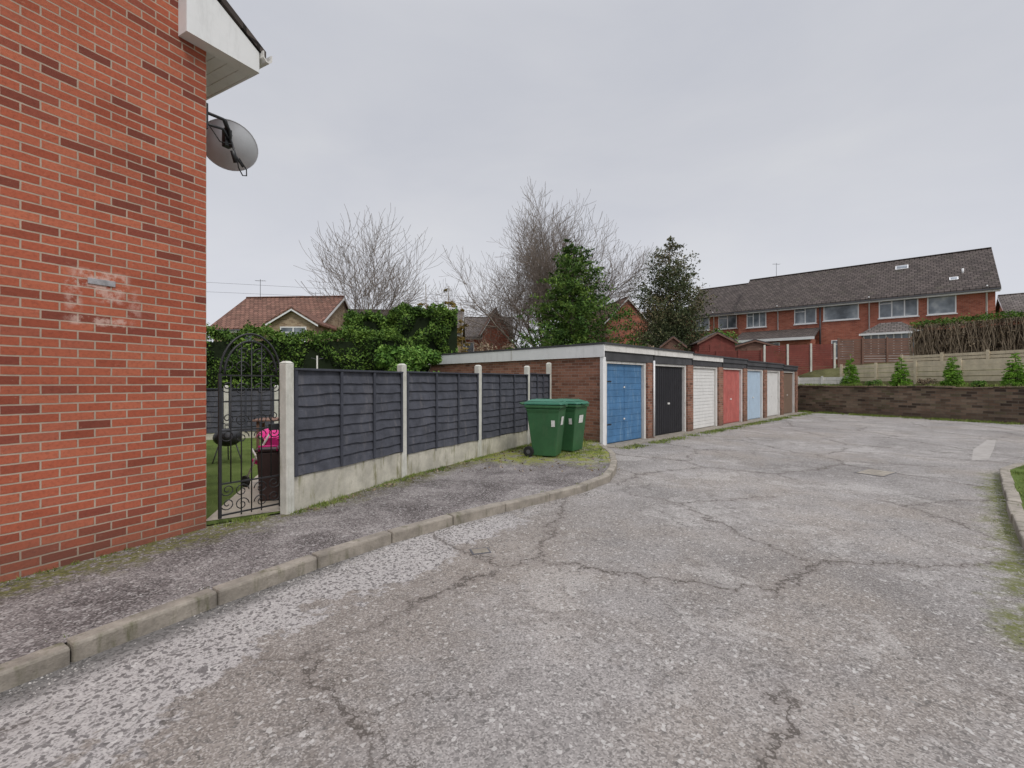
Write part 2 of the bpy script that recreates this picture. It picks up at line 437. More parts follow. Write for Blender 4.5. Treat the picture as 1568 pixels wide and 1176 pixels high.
# ---------------------------------------------------------------- ground sheets
def sheet(name,pts,z,mat):
    V=[(x,y,z) for x,y in pts]
    me=finish_mesh(name,V,[tuple(range(len(V)))],mat)
    if me.polygons[0].normal.z<0: me.flip_normals()
    ob=bpy.data.objects.new(name,me); sc.collection.objects.link(ob); return ob
sheet('ground',[(-600,-600),(600,-600),(600,600),(-600,600)],-.03,MAT['rough'])
sheet('road',[(-9,-12),(30,-12),(30,8),(17.5,25),(12,30),(1,14),(-5,6)],0,MAT['road'])

KL=[(-7.2,-5.5),(-4.9,-1.5),(-2.64,2.36),(-2.146,3.21),(-1.2,4.565),(-.19,5.53),(1.156,6.69),(1.62,7.35),(1.9,8.27),(2.12,9.2),(2.2,9.9),(2.2,10.95)]
KR=[(3.0,2.2),(4.7,4.2),(5.85,5.38),(7.06,6.56),(8.0,7.5),(8.5,8.0),(9.2,8.42),(10,8.7),(13,9.3),(17,9.8)]
def resample(P,step):
    P=[Vector((x,y,0)) for x,y in P]
    Q=[P[0]]
    for a,b in zip(P[:-1],P[1:]): Q+= [a.lerp(b,.25),a.lerp(b,.75)]
    Q.append(P[-1]); P=Q
    out=[P[0]]; acc=0
    for a,b in zip(P[:-1],P[1:]):
        L=(b-a).length; t=step-acc
        while t<L:
            out.append(a.lerp(b,t/L)); t+=step
        acc=L-(t-step)
    out.append(P[-1]); return out
def kerb(name,P,side,step=.6):
    T=Thing(name); pts=resample(P,step)
    for i in range(len(pts)-1):
        a,b=pts[i],pts[i+1]; d=b-a
        if d.length<.15: continue
        M,L=gen_box_frame(a,b)
        zj=random.uniform(-.004,.010); yj=random.uniform(-.008,.008)
        y=(0+yj,.125+yj) if side>0 else (-.125+yj,yj)
        T.box('kerb_stones',MAT['kerb'],(.005,L-.003),y,(-.08,.105+zj),bevel=.018,M=M@Matrix.Rotation(random.uniform(-.005,.005),4,'Z'))
    return T.build(),pts
_,kl=kerb('kerb',KL,1,.78)
_,kr=kerb('kerb',KR,-1,.8)
def offs(pts,o):
    out=[]
    for i,p in enumerate(pts):
        d=(pts[min(i+1,len(pts)-1)]-pts[max(i-1,0)]).normalized()
        out.append((p.x-d.y*o,p.y+d.x*o))
    return out
HC=Vector((-3.15,4.71)); A=Vector((.469,.883)); NI=Vector((-.883,.469))
FP=[(-2.58,5.25,1.83),(-1.74,7.24,1.88),(-.68,9.13,1.93),(.36,11.0,1.98),(.97,12.05,2.10)]
inner=offs(kl,.085)
sheet('footpath',inner+[(2.25,11.5),(1.1,12.6),(.9,12.1),(.36,11.0),(-.68,9.13),(-1.74,7.24),(-2.58,5.25),(-3.2,4.75)]+[(HC.x-A.x*9+NI.x*.05,HC.y-A.y*9+NI.y*.05)],.096,MAT['path'])
sheet('grass_verge',[(x,y) for x,y in offs(kr,-.10)]+[(17,-4),(3,-4)],.09,MAT['lawn'])
sheet('lawn',[(-3.3,4.7),(-2.6,5.3),(-1.78,7.27),(-.72,9.17),(.3,11.05),(.9,12.3),(-3,16.4),(-9,24),(-30,24),(-30,4),(-6,2)],.10,MAT['lawn'])
sheet('garden_path',[(-3.3,4.9),(-2.62,5.35),(-3.3,8.2),(-4.6,11.5),(-5.4,11.3),(-4.3,8)],.105,MAT['slab'])
sheet('tarmac_patch',[(13.1,12.6),(13.4,12.65),(11.6,11.0),(9.75,9.35),(9.35,9.3),(10.9,10.8)],.004,MAT['patch'])
def cover(x,y,w,d,r):
    T=Thing('access_cover',(x,y,0),r)
    T.box('frame',MAT['iron_pipe'],(-w/2,w/2),(-d/2,d/2),(-.02,.005))
    for i in range(4):
        T.box('plate',MAT['kerb'],(-w/2+.015,w/2-.015),(-d/2+.015+i*(d-.03)/4,-d/2+.01+(i+1)*(d-.03)/4),(0,.008))
    T.build()
cover(-.30,4.32,.18,.14,.3)
cover(6.4,8.05,.62,.42,.6)
S0=Vector((15.6,24.8)); WD=Vector((.447,-.894)); BD=Vector((.894,.447))
def terr(b):
    xs=[0,1.8,2.0,3,6,15,60,200]; zs=[1.36,1.44,1.9,2.3,2.7,3.0,3.0,3.0]
    return float(np.interp(b,xs,zs))
V=[];F=[]; ss=list(np.linspace(-60,40,41)); bs=[.12,1.,1.8,2.0,2.5,3,4.5,6,10,15,30,60,200]
for s_ in ss:
    for b_ in bs:
        p=S0+WD*s_+BD*b_; V.append((p.x,p.y,terr(b_)+.06*mnoise.noise(Vector((p.x*.5,p.y*.5,0)))))
nb=len(bs)
for i in range(len(ss)-1):
    for j in range(nb-1): F.append((i*nb+j,i*nb+nb+j,i*nb+nb+j+1,i*nb+j+1))
me=finish_mesh('raised_garden_terrain',V,F,MAT['rough'],True)
if me.polygons[0].normal.z<0: me.flip_normals()
sc.collection.objects.link(bpy.data.objects.new('raised_garden_terrain',me))

# ---------------------------------------------------------------- retaining wall
T=Thing('stone_retaining_wall',(S0.x,S0.y,0),math.atan2(WD.y,WD.x))
n=60; L=24
V=[];F=[]
for i in range(n+1):
    x=-.6+i*L/n; t=1.34+.05*mnoise.noise(Vector((x*.7,0,3)))
    lean=.03*mnoise.noise(Vector((x*.6,5,3)))
    V+=[(x,lean,-.1),(x,lean+.02,t),(x,.33,t),(x,.33,-.1)]
for i in range(n):
    for k in range(3): F.append((4*i+k,4*i+4+k,4*i+5+k,4*i+1+k))
F=[f[::-1] for f in F]
T.add('wall',MAT['stone'],V,F)
x=-.5
while x<22:
    ln=random.uniform(.35,.75); t=1.34+.05*mnoise.noise(Vector((x*.7,0,3)))
    T.box('coping',MAT['stone'],(x,x+ln-.015),(-.04+random.uniform(-.02,.02),.36),(t+.003,t+.07+random.uniform(-.02,.02)),bevel=.02); x+=ln
T.build()

# ---------------------------------------------------------------- near house (gable end)
T=Thing('brick_house',(HC.x,HC.y,0),math.radians(62))
D=8.0; zE=5.36; pitch=math.tan(math.radians(31)); xr=-D/2
T.prism('walls',MAT['brick'],[(-D,0),(0,0),(0,zE-.15),(-.25,zE),(xr,zE+D/2*pitch-.02),(-D,zE)],'y',0,7)
def slab(T,pn,mat,x0,z0,x1,z1,y0,y1,th):
    T.prism(pn,mat,[(x0,z0),(x1,z1),(x1,z1+th),(x0,z0+th)],'y',y0,y1)
zr=zE+D/2*pitch+.18
slab(T,'roof',MAT['tile_d'],.54,zr-(D/2+.54)*pitch,xr,zr,-.17,7.2,.07)
slab(T,'roof',MAT['tile_d'],xr,zr,-D-.5,zr-(D/2+.5)*pitch,-.17,7.2,.07)
for sgn in (1,-1):
    x0=.47 if sgn>0 else -D-.47
    z0=zr-(D/2+.47)*pitch
    T.prism('barge_board',MAT['white'],[(x0,z0-.19),(xr,zr-.23),(xr,zr-.01),(x0,z0-.01)],'y',-.125,-.095)
    T.prism('barge_soffit',MAT['white'],[(x0,z0-.19),(xr,zr-.235),(xr,zr-.2),(x0,z0-.16)],'y',-.09,-.001)
zs=4.99
T.prism('eave_box',MAT['white'],[(-.26,zs),(.47,zs+.03),(.47,zr-(D/2+.47)*pitch-.015),(-.26,zr-(D/2-.26)*pitch-.05)],'y',-.15,-.002)
T.box('soffit',MAT['white'],(.004,.455),(.002,7),(zs+.035,zs+.05))
for i in range(3): T.box('soffit_grooves',MAT['whitep'],(.10+i*.12,.106+i*.12),(.01,7),(zs+.031,zs+.0348))
T.box('fascia',MAT['white'],(.456,.48),(-.14,7),(zs+.03,zs+.25))
gz=zs+.20
gp=[(.485,gz+.07),(.488,gz+.0),(.52,gz-.035),(.56,gz-.035),(.592,gz),(.595,gz+.07),(.58,gz+.07),(.575,gz+.01),(.55,gz-.02),(.53,gz-.02),(.5,gz+.01),(.497,gz+.07)]
T.prism('gutter',MAT['whitep'],gp,'y',-.2,7)
T.tube('downpipe',MAT['white'],[(.1,5.5,.1),(.1,5.5,4.9)],.035,8)
T.box('plaque',MAT['plaque'],(-.95,-.76),(-.010,-.001),(2.435,2.485),bevel=.003)
T.build()
# satellite dish on the rear wall
T=Thing('satellite_dish',(HC.x,HC.y,0),math.radians(62))
c=Vector((.40,.32,4.29)); ax=Vector((.62,.58,.52)).normalized()
R_=ax.to_track_quat('Z','Y').to_matrix().to_4x4()
MM=Matrix.Translation(c)@R_
V=[];F=[]; rings=8; sg=36; DR=.295
V.append(MM@Vector((0,0,0)))
for i in range(1,rings+1):
    r=DR*i/rings
    for k in range(sg):
        t=2*math.pi*k/sg; V.append(MM@Vector((r*math.cos(t),r*math.sin(t)*.9,r*r*.8)))
for k in range(sg): F.append((0,1+k,1+(k+1)%sg))
for i in range(rings-1):
    for k in range(sg):
        a=1+i*sg+k; b_=1+i*sg+(k+1)%sg; F.append((a,a+sg,b_+sg,b_))
T.add('reflector',MAT['dish'],V,F,True)
rim=[MM@Vector((DR*math.cos(2*math.pi*k/36),DR*math.sin(2*math.pi*k/36)*.9,DR*DR*.8)) for k in range(37)]
T.tube('rim',MAT['dish'],rim,.006,6)
T.box('bracket',MAT['iron'],(.0,.02),(.0,.16),(4.22,4.48))
T.box('bracket_plate',MAT['iron'],(.27,.35),(.14,.21),(4.20,4.40),bevel=.01)
T.tube('bracket_arm',MAT['iron'],[(.02,.04,4.40),(.2,.05,4.42),(.30,.12,4.38),(.33,.14,4.2)],.017,8)
T.tube('bracket_arm',MAT['iron'],[(.22,.06,4.42),(.36,.2,4.36)],.024,8)
T.tube('bracket_arm',MAT['iron'],[(.02,.04,4.28),(.2,.06,4.32),(.34,.16,4.26)],.014,8)
T.tube('lnb_arm',MAT['iron'],[(.32,.13,4.3),(.35,.08,4.1),(.42,.06,4.0)],.012,6)
T.tube('lnb_head',MAT['iron'],[(.31,.07,4.14),(.36,.09,4.03)],.026,8)
T.tube('cable',MAT['rubber'],[(.36,.07,4.06),(.37,.06,3.97),(.41,.05,3.90),(.46,.06,3.92),(.47,.08,4.0),(.4,.1,4.1)],.007,5)
T.tube('cable',MAT['rubber'],[(.02,.03,4.3),(.15,.02,4.15),(.3,.06,4.2)],.006,5)
T.build()

# ---------------------------------------------------------------- iron gate
ga=Vector((-3.09,4.80,0)); gb=Vector((-2.67,5.33,0)); gd=gb-ga; GW=gd.length
T=Thing('garden_gate',(ga.x,ga.y,.1),math.atan2(gd.y,gd.x))
I=MAT['iron']
def bar(p,q,r=.007,pn='bars'): T.tube(pn,I,[p,q],r,6)
x0,x1=.02,GW-.03; zb_,zs_=.06,1.57; mid=(x0+x1)/2; hw=(x1-x0)/2
T.box('frame',I,(x0-.014,x0+.014),(-.014,.014),(zb_,zs_+.02)); T.box('frame',I,(x1-.014,x1+.014),(-.014,.014),(zb_,zs_+.02))
for z_ in (zb_+.03,.42,.98,zs_-.28,zs_): T.box('rails',I,(x0+.014,x1-.014),(-.008,.008),(z_-.008,z_+.008))
for rr,zz in ((1,.46),(.86,.38)):
    T.tube('arch',I,[(mid+hw*rr*math.cos(t),0,zs_+zz*math.sin(t)) for t in np.linspace(0,math.pi,25)],.012,6)
for i in range(1,6):
    x=x0+(x1-x0)*i/6; top=zs_+.38*math.sqrt(max(0,1-((x-mid)/(hw*.86))**2))
    if i in (2,3,4): bar((x,0,zb_),(x,0,top))
    else: bar((x,0,.42),(x,0,zs_))
def scroll(cx,cz,r,sx,sz,turns=1.4):
    pts=[]
    for t in np.linspace(0,1,22):
        a=t*turns*2*math.pi; rr=r*(1-.8*t)
        pts.append((cx+sx*(rr*math.cos(a)),0.0,cz+sz*(rr*math.sin(a))))
    T.tube('scrolls',I,pts,.006,5)
for cz in (.17,.32,.90,1.08,1.42,1.66):
    for sx in (1,-1):
        scroll(mid-sx*.10,cz,.075,sx,1); scroll(mid-sx*.24,cz+.03,.07,-sx,-1)
for sx in (1,-1): scroll(mid-sx*.09,1.80,.08,sx,1)
T.box('latch',I,(x1-.12,x1),(-.03,.03),(.95,1.02))
T.build()

# ---------------------------------------------------------------- near fence
def lap_fence(name,FP,zb,zt,post_w=.11,nb=9,navy='navy',gz=.08):
    T=Thing(name)
    for i,(x,y,zt_) in enumerate(FP):
        j=min(i,len(FP)-2); d=Vector(FP[j+1][:2])-Vector(FP[j][:2]); a=math.atan2(d.y,d.x)
        M=Matrix.Translation((x,y,0))@Matrix.Rotation(a+random.uniform(-.03,.03),4,'Z')@Matrix.Rotation(random.uniform(-.006,.006),4,'Y'); h=post_w/2
        T.box('posts',MAT['conc'],(-h,h),(-h,h),(0,zt_-.02),bevel=.01,M=M)
        V=[M@Vector(v) for v in [(-h,-h,zt_-.018),(h,-h,zt_-.018),(h,h,zt_-.018),(-h,h,zt_-.018),(-h*.5,-h*.5,zt_+.01),(h*.5,-h*.5,zt_+.01),(h*.5,h*.5,zt_+.01),(-h*.5,h*.5,zt_+.01)]]
        T.add('post_caps',MAT['conc'],V,[(0,1,5,4),(1,2,6,5),(2,3,7,6),(3,0,4,7),(4,5,6,7)])
    for i in range(len(FP)-1):
        a=(FP[i][0],FP[i][1],0); b_=(FP[i+1][0],FP[i+1][1],0)
        M,L=gen_box_frame(a,b_); h=post_w/2
        z0=zb[i] if isinstance(zb,list) else zb; z1=zt[i] if isinstance(zt,list) else zt
        T.box('gravel_boards',MAT['gravelb'],(h-.01,L-h+.01),(-.022,.022),(gz-.1,z0-.004),bevel=.006,M=M)
        nn=nb; bh=(z1-z0-.04)/nn; ns=24
        for k in range(nn):
            zc=z0+.02+k*bh; V=[];F=[]; ph=random.uniform(0,99); tw=random.uniform(-.006,.006)
            for s_ in range(ns+1):
                x=h+(L-2*h)*s_/ns
                wv=.026*mnoise.noise(Vector((x*2.0,ph,0)))+.010*mnoise.noise(Vector((x*9,ph,0)))+tw*(s_/ns-.5)*2
                bo=.006*mnoise.noise(Vector((x*3,ph+50,0)))
                V+=[M@Vector((x,-.040+bo,zc-.016+wv)),M@Vector((x,-.028+bo,zc+bh*.5)),M@Vector((x,-.012,zc+bh+.006)),M@Vector((x,-.016,zc-.016+wv))]
            for s_ in range(ns):
                o=s_*4; F+=[(o,o+4,o+5,o+1),(o+1,o+5,o+6,o+2),(o+3,o+7,o+4,o)]
            T.add('lap_boards',MAT[navy],V,F)
        T.box('backing',MAT['navy2'],(h,L-h),(-.008,.012),(z0,z1-.02),M=M)
        for f_ in (0.0,.36,.68,1.0):
            xc=h+.022+(L-2*h-.044)*f_
            T.box('battens',MAT['navy2'],(xc-.02,xc+.02),(-.062,-.040),(z0+.0,z1-.015),bevel=.003,M=M)
        T.box('cap_rail',MAT['navy2'],(h,L-h),(-.068,.03),(z1-.014,z1+.012),bevel=.004,M=M)
    return T.build()
lap_fence('garden_fence',FP,[.50,.45,.45,.45],[1.75,1.76,1.77,1.80])
lap_fence('garden_fence',[(-10.5,10.9,1.52),(-8.75,11.5,1.52),(-7.5,12.0,1.5),(-6.5,12.6,1.5),(-4.9,13.4,1.55)],.28,1.42,nb=8)

# ---------------------------------------------------------------- wheelie bins
def wheelie(x,y,z,rot,s=1.0):
    T=Thing('wheelie_bin',(x,y,z),rot); G=MAT['bing']
    def fr(x0,x1,y0,x2,x3,y1,z0,z1,pn='body',mat=G,bv=.015):
        V=[(x0,-y0,z0),(x1,-y0,z0),(x1,y0,z0),(x0,y0,z0),(x2,-y1,z1),(x3,-y1,z1),(x3,y1,z1),(x2,y1,z1)]
        V=[(a*s,b*s,c_*s) for a,b,c_ in V]
        T.add(pn,mat,V,[(3,2,1,0),(4,5,6,7),(0,1,5,4),(1,2,6,5),(2,3,7,6),(3,0,4,7)],False,bv)
    fr(-.20,.24,.22,-.32,.33,.27,.02,.93)
    fr(-.35,.36,.295,-.35,.36,.295,.925,.98,'rim')
    fr(-.27,.30,.262,-.34,.34,.285,.82,.905,'collar')
    fr(-.37,.38,.305,-.35,.33,.28,.99,1.04,'lid',MAT['binlid'])
    fr(-.34,.31,.26,-.24,.16,.2,1.045,1.085,'lid_dome',MAT['binlid'])
    fr(.36,.405,.10,.36,.40,.10,.985,1.01,'lid_grip',MAT['binlid'],.005)
    T.tube('handle',G,[(-.36*s,-.26*s,.99*s),(-.44*s,-.26*s,1.01*s),(-.44*s,.26*s,1.01*s),(-.36*s,.26*s,.99*s)],.017*s,8)
    T.tube('axle',MAT['iron'],[(-.27*s,-.27*s,.1*s),(-.27*s,.27*s,.1*s)],.012*s,8)
    for sy in (-1,1):
        yy=sy*.265*s
        T.tube('wheels',MAT['rubber'],[(-.27*s,yy-.028*s,.1*s),(-.27*s,yy-.02*s,.1*s),(-.27*s,yy+.02*s,.1*s),(-.27*s,yy+.028*s,.1*s)],[.085*s,.1*s,.1*s,.085*s],20,False)
        T.tube('hubs',MAT['iron_pipe'],[(-.27*s,yy-.032*s,.1*s),(-.27*s,yy+.032*s,.1*s)],.04*s,12,False)
    V=[(.300*1,-.09,.60),(.300,.09,.60),(.3215,.09,.76),(.3215,-.09,.76)]
    T.add('sticker',MAT['label'],[((a+.006)*s,b_*s,c_*s) for a,b_,c_ in V],[(0,1,2,3)])
    V=[(.17,-.2535,.58),(.24,-.2535,.58),(.24,-.2645,.70),(.17,-.2645,.70)]
    T.add('side_sticker',MAT['label'],[((a)*s,(b_-.004)*s,c_*s) for a,b_,c_ in V],[(0,1,2,3)])
    T.build()
wheelie(.70,9.35,.098,math.radians(-20),1.06)
wheelie(1.22,10.05,.098,math.radians(-35),1.04)

# ---------------------------------------------------------------- things in the garden behind the gate
T=Thing('garden_waste_bin',(-3.08,5.85,.105),.3)
B=MAT['brownplastic']
V=[(-.15,-.15,0),(.15,-.15,0),(.15,.15,0),(-.15,.15,0),(-.19,-.2,.62),(.19,-.2,.62),(.19,.2,.62),(-.19,.2,.62)]
T.add('body',B,[(a*.75,b*.75,c) for a,b,c in V],[(3,2,1,0),(4,5,6,7),(0,1,5,4),(1,2,6,5),(2,3,7,6),(3,0,4,7)],False,.02)
T.box('lid',B,(-.16,.16),(-.17,.17),(.625,.66),bevel=.012)
T.tube('handle',MAT['pink'],[(-.1,-.18,.64),(-.1,-.21,.70),(.1,-.21,.70),(.1,-.18,.64)],.012,6)
T.build()
T=Thing('toy_pushchair',(-3.50,6.55,.105),-.5)
P_=MAT['pink']
for sy in (-.17,.17):
    T.tube('frame',MAT['whitep'],[(-.25,sy,.08),(.0,sy,.45),(.30,sy,.78)],.014,6)
    T.tube('frame',MAT['whitep'],[(.28,sy,.08),(.0,sy,.45),(-.1,sy,.55)],.014,6)
    for sx in (-.25,.28): T.tube('wheels',MAT['rubber'],[(sx,sy-.02,.08),(sx,sy+.02,.08)],.08,14,False)
T.prism('seat',P_,[(-.15,.35),(.12,.32),(.25,.72),(.19,.74),(.08,.4),(-.15,.4)],'y',-.15,.15)
hood=[];FF=[]
for i in range(7):
    a=math.radians(20+i*22)
    for j in range(5):
        b_=-.16+.08*j; k=math.cos((j-2)/2*.9); hood.append((.05+.216*math.cos(a)*k,b_,.62+.22*math.sin(a)*k))
for i in range(6):
    for j in range(4): FF.append((i*5+j,i*5+j+1,i*5+j+6,i*5+j+5))
T.add('hood',P_,hood,FF,True)
T.build()
T=Thing('kettle_barbecue',(-5.35,8.6,.10),0)
V=[];F=[]
for i in range(11):
    a=-math.pi/2+math.pi*i/10
    for k in range(18):
        t=2*math.pi*k/18; V.append((.24*math.cos(a)*math.cos(t)+0,.24*math.cos(a)*math.sin(t),.46+.17*math.sin(a)))
for i in range(10):
    for k in range(18): F.append((i*18+k,i*18+(k+1)%18,(i+1)*18+(k+1)%18,(i+1)*18+k))
T.add('bowl_and_lid',MAT['iron'],V,F,True)
for k in range(3):
    a=k*2.09; T.tube('legs',MAT['iron_pipe'],[(.15*math.cos(a),.15*math.sin(a),.35),(.27*math.cos(a),.27*math.sin(a),0)],.011,6)
T.tube('handle',MAT['iron'],[(-.05,0,.62),(-.05,0,.68),(.05,0,.68),(.05,0,.62)],.01,6)
T.build()
T=Thing('garden_table',(-5.0,9.9,.10),.3)
T.box('top',MAT['woodb'],(-.5,.5),(-.35,.35),(.68,.71),bevel=.005)
for sx in (-.42,.38):
    for sy in (-.28,.24): T.box('legs',MAT['woodb'],(sx,sx+.05),(sy,sy+.05),(0,.68))
T.build()
T=Thing('washing_line_pole',(-5.2,12.2,.1)); T.tube('pole',MAT['conc'],[(0,0,0),(0,0,2.2)],.02,8); T.tube('arms',MAT['iron_pipe'],[(-.16,0,2.14),(.0,0,2.1),(.16,0,2.14)],.008,6); T.build()

# ---------------------------------------------------------------- garages
T=Thing('garage_block',(2.2,11.35,0),math.radians(45))
pit=2.57; NG=7; dep=7.3
cols=['d_blue','d_black','d_white','d_red','d_lblue','d_white','d_brown']
GL=NG*pit-.02
T.box('walls',MAT['brick_g'],(0,.12),(.02,dep),(-.05,2.24))
T.box('walls',MAT['brick_g'],(0.12,GL),(dep-.12,dep),(-.05,2.20))
T.box('walls',MAT['brick_g'],(GL-.12,GL),(.02,dep-.12),(-.05,2.2))
for k in range(NG):
    xo=k*pit; top=2.56-.025*k+(.02 if k%2 else 0)
    x_a=-.06 if k==0 else xo-.04
    T.box('roof',MAT['felt'],(x_a,xo+pit-.05),(-.16,dep+.05),(top-.03,top+.02))
    if k==0:
        T.box('fascia',MAT['white'],(-.05,-.02),(-.13,dep+.03),(top-.34,top-.032))
        T.box('fascia_joint',MAT['whitep'],(-.056,-.05),(dep*.42,dep*.42+.05),(top-.34,top-.032))
    fm='whitep' if k in (0,1,2) else 'felt'
    T.box('front_fascia_%s'%fm,MAT[fm],(xo-.02 if k==0 else xo-.035,xo+pit-.055),(-.13,-.10),(top-.19,top-.032))
    T.box('lintel',MAT['felt'],(xo+.0,xo+pit-.06),(-.09,.02),(2.14,top-.04))
    px=xo+2.15
    T.box('pillars',MAT['brick_g'],(px,px+.40),(-.12,.35),(-.05,2.135))
    dx0=xo+.10 if k==0 else xo-.01; dx1=px-.01
    for a_,b_ in ((dx0,dx0+.09),(dx1-.09,dx1)):
        T.box('door_frame',MAT['whitep'],(a_,b_),(-.06,.04),(0,2.135),bevel=.004)
    T.box('door_frame',MAT['whitep'],(dx0+.091,dx1-.091),(-.05,.04),(2.07,2.13))
    dm=MAT[cols[k]]; da,db=dx0+.095,dx1-.095
    pn='door_'+cols[k][2:]
    T.box(pn,dm,(da,db),(0.03,.06),(.03,2.065))
    if k==0:
        md_=(da+db)/2
        for i in range(12):
            z0=.05+i*.168
            for (u,v) in ((da+.03,md_-.012),(md_+.012,db-.03)):
                T.box(pn,dm,(u,v),(.018,.03),(z0,z0+.16),bevel=.004)
        for i in (3,8):
            T.box('ironmongery',MAT['whitep'],(md_-.03,md_+.03),(.004,.017),(.05+i*.168+.05,.05+i*.168+.09))
        T.box('hinges',MAT['iron'],(da+.02,da+.3),(.006,.017),(.5,.53)); T.box('hinges',MAT['iron'],(da+.02,da+.3),(.006,.017),(1.6,1.63))
    elif k==2:
        for i in range(18):
            z0=.04+i*.112; T.box(pn,dm,(da+.01,db-.01),(.014,.03),(z0,z0+.098),bevel=.006)
    else:
        nv=14; w_=(db-da-.04)/nv
        for i in range(nv): T.box(pn,dm,(da+.02+i*w_,da+.02+(i+1)*w_-.02),(.014,.03),(.06,2.03),bevel=.004)
        T.box('ironmongery',MAT['whitep'],((da+db)/2-.06,(da+db)/2+.06),(-.01,.013),(.92,.97))
T.box('corner_post',MAT['white'],(-.04,.085),(-.10,-.005),(0,2.22),bevel=.006)
T.tube('downpipe',MAT['white'],[(pit-.15,-.16,.05),(pit-.15,-.16,2.2)],.03,8)
T.box('interior_floor',MAT['kerb'],(.12,GL-.12),(.08,dep-.12),(-.02,.012))
T.build()
T=Thing('garage_apron',(2.2,11.35,0),math.radians(45)); T.box('apron',MAT['kerb'],(-.0,GL),(-.45,.04),(-.02,.018),bevel=.005); T.build()

# ---------------------------------------------------------------- generic distant houses
def window(T,x0,x1,z0,z1,y=0,split=2,sill=True):
    T.box('window_frames',MAT['white'],(x0,x1),(y-.03,y+.02),(z0,z0+.07)); T.box('window_frames',MAT['white'],(x0,x1),(y-.03,y+.02),(z1-.07,z1))
    n=split
    for i in range(n+1):
        xc=x0+.035+(x1-x0-.07)*i/n; T.box('window_frames',MAT['white'],(xc-.035,xc+.035),(y-.028,y+.02),(z0+.07,z1-.07))
    T.box('window_glass',MAT['glass'],(x0+.03,x1-.03),(y-.012,y-.006),(z0+.05,z1-.05))
    if n>=2:
        zt=z1-.35; T.box('window_frames',MAT['white'],(x0+.07,x0+(x1-x0)/n),(y-.026,y-.013),(zt,zt+.05))
    if sill: T.box('window_sills',MAT['white'],(x0-.06,x1+.06),(y-.09,y-.002),(z0-.06,z0-.002))
def house(name,loc,rot,L,D,zb,ze,zr,wall,roof,wins=(),chim=(),over=.3,extra=None,pipes=()):
    T=Thing(name,(loc[0],loc[1],0),rot)
    T.prism('walls',MAT[wall],[(0,zb),(D,zb),(D,ze),(D/2,zr-.12),(0,ze)],'x',0,L)
    sl=(zr-ze)/(D/2)
    for s_ in (0,1):
        y0=-over if s_==0 else D+over; zz=ze-over*sl+.02
        T.prism('roof',MAT[roof],[(y0,zz),(D/2,zr),(D/2,zr+.1),(y0,zz+.1)],'x',-.22,L+.22)
    T.box('fascia',MAT['white'],(-.2,L+.2),(-over-.02,-over+.015),(ze-over*sl-.16,ze-over*sl+.03))
    T.box('soffit',MAT['white'],(-.2,L+.2),(-over+.02,-.005),(ze-over*sl-.15,ze-over*sl-.12))
    T.box('gutter',MAT['iron_pipe'],(-.2,L+.2),(-over-.12,-over-.025),(ze-over*sl-.06,ze-over*sl+.03))
    T.box('ridge_tiles',MAT[roof],(-.22,L+.22),(D/2-.12,D/2+.12),(zr+.06,zr+.15),bevel=.04)
    for xx in (-.235,L+.205):
        for sgn in (0,1):
            y0=-over if sgn==0 else D+over; zz=ze-over*sl+.02
            T.prism('verge',MAT['white'],[(y0,zz-.14),(D/2,zr-.14),(D/2,zr+.02),(y0,zz+.02)],'x',xx,xx+.03)
    for wd in wins: window(T,*wd)
    for (cx,cy) in chim:
        T.box('chimney',MAT[wall],(cx-.35,cx+.35),(cy-.25,cy+.25),(zr-.6,zr+.9)); T.tube('chimney_pot',MAT['tile_b'],[(cx,cy,zr+.9),(cx,cy,zr+1.2)],.11,8)
    for xx in pipes: T.tube('downpipe',MAT['white'],[(xx,-.07,zb),(xx,-.07,ze-.1),(xx,-over-.05,ze-.02)],.045,6)
    if extra: extra(T)
    return T.build()

def ext_right(T):
    T.box('extension_walls',MAT['brick_far'],(.6,5.6),(-2.4,-.003),(2.8,4.9))
    T.prism('extension_roof',MAT['tile_d'],[(-2.75,4.86),(-.004,5.75),(-.004,5.85),(-2.75,4.96)],'x',.3,5.9)
    T.box('extension_fascia',MAT['white'],(.3,5.9),(-2.79,-2.755),(4.75,4.95))
    window(T,1.5,3.6,3.7,4.65,-2.4,3)
    T.box('conservatory_frame',MAT['white'],(8.7,11.6),(-2.6,-.003),(2.8,3.5))
    for i in range(8):
        x=8.72+i*.40; T.box('conservatory_frame',MAT['white'],(x,x+.07),(-2.6,-2.53),(3.5,4.9))
    T.box('conservatory_glass',MAT['glass'],(8.75,11.55),(-2.56,-.01),(3.5,4.88))
    V=[(8.5,-2.8,4.9),(11.8,-2.8,4.9),(11.8,-.004,4.9),(8.5,-.004,4.9),(9.6,-1.3,5.75),(10.7,-1.3,5.75),(10.7,-.004,5.75),(9.6,-.004,5.75)]
    T.add('conservatory_roof',MAT['tile_g'],V,[(0,1,5,4),(1,2,6,5),(3,0,4,7),(4,5,6,7),(3,2,1,0)])
    T.box('conservatory_fascia',MAT['white'],(8.5,11.8),(-2.84,-2.805),(4.8,4.93))
    sl=(11.06-7.8)/4.5
    for (x,yy,w_,h_) in ((10.3,3.1,.75,.6),(13.2,.9,.45,.4)):
        z_=7.8+yy*sl
        M=Matrix.Translation((x,yy,z_+.10))@Matrix.Rotation(math.atan(sl),4,'X')
        T.box('rooflight',MAT['white'],(0,w_),(0,h_),(0,.06),M=M); T.box('rooflight_glass',MAT['glass'],(.06,w_-.06),(.06,h_-.06),(.06,.07),M=M)
    z_=7.8+1.7*sl; T.tube('roof_vent',MAT['white'],[(13.9,1.7,z_),(13.9,1.7,z_+.4)],.06,8)
    T.tube('soil_pipe',MAT['iron_pipe'],[(5.9,-.12,4.2),(5.9,-.12,7.4)],.06,6)
ang=math.atan2(-.66,.75)
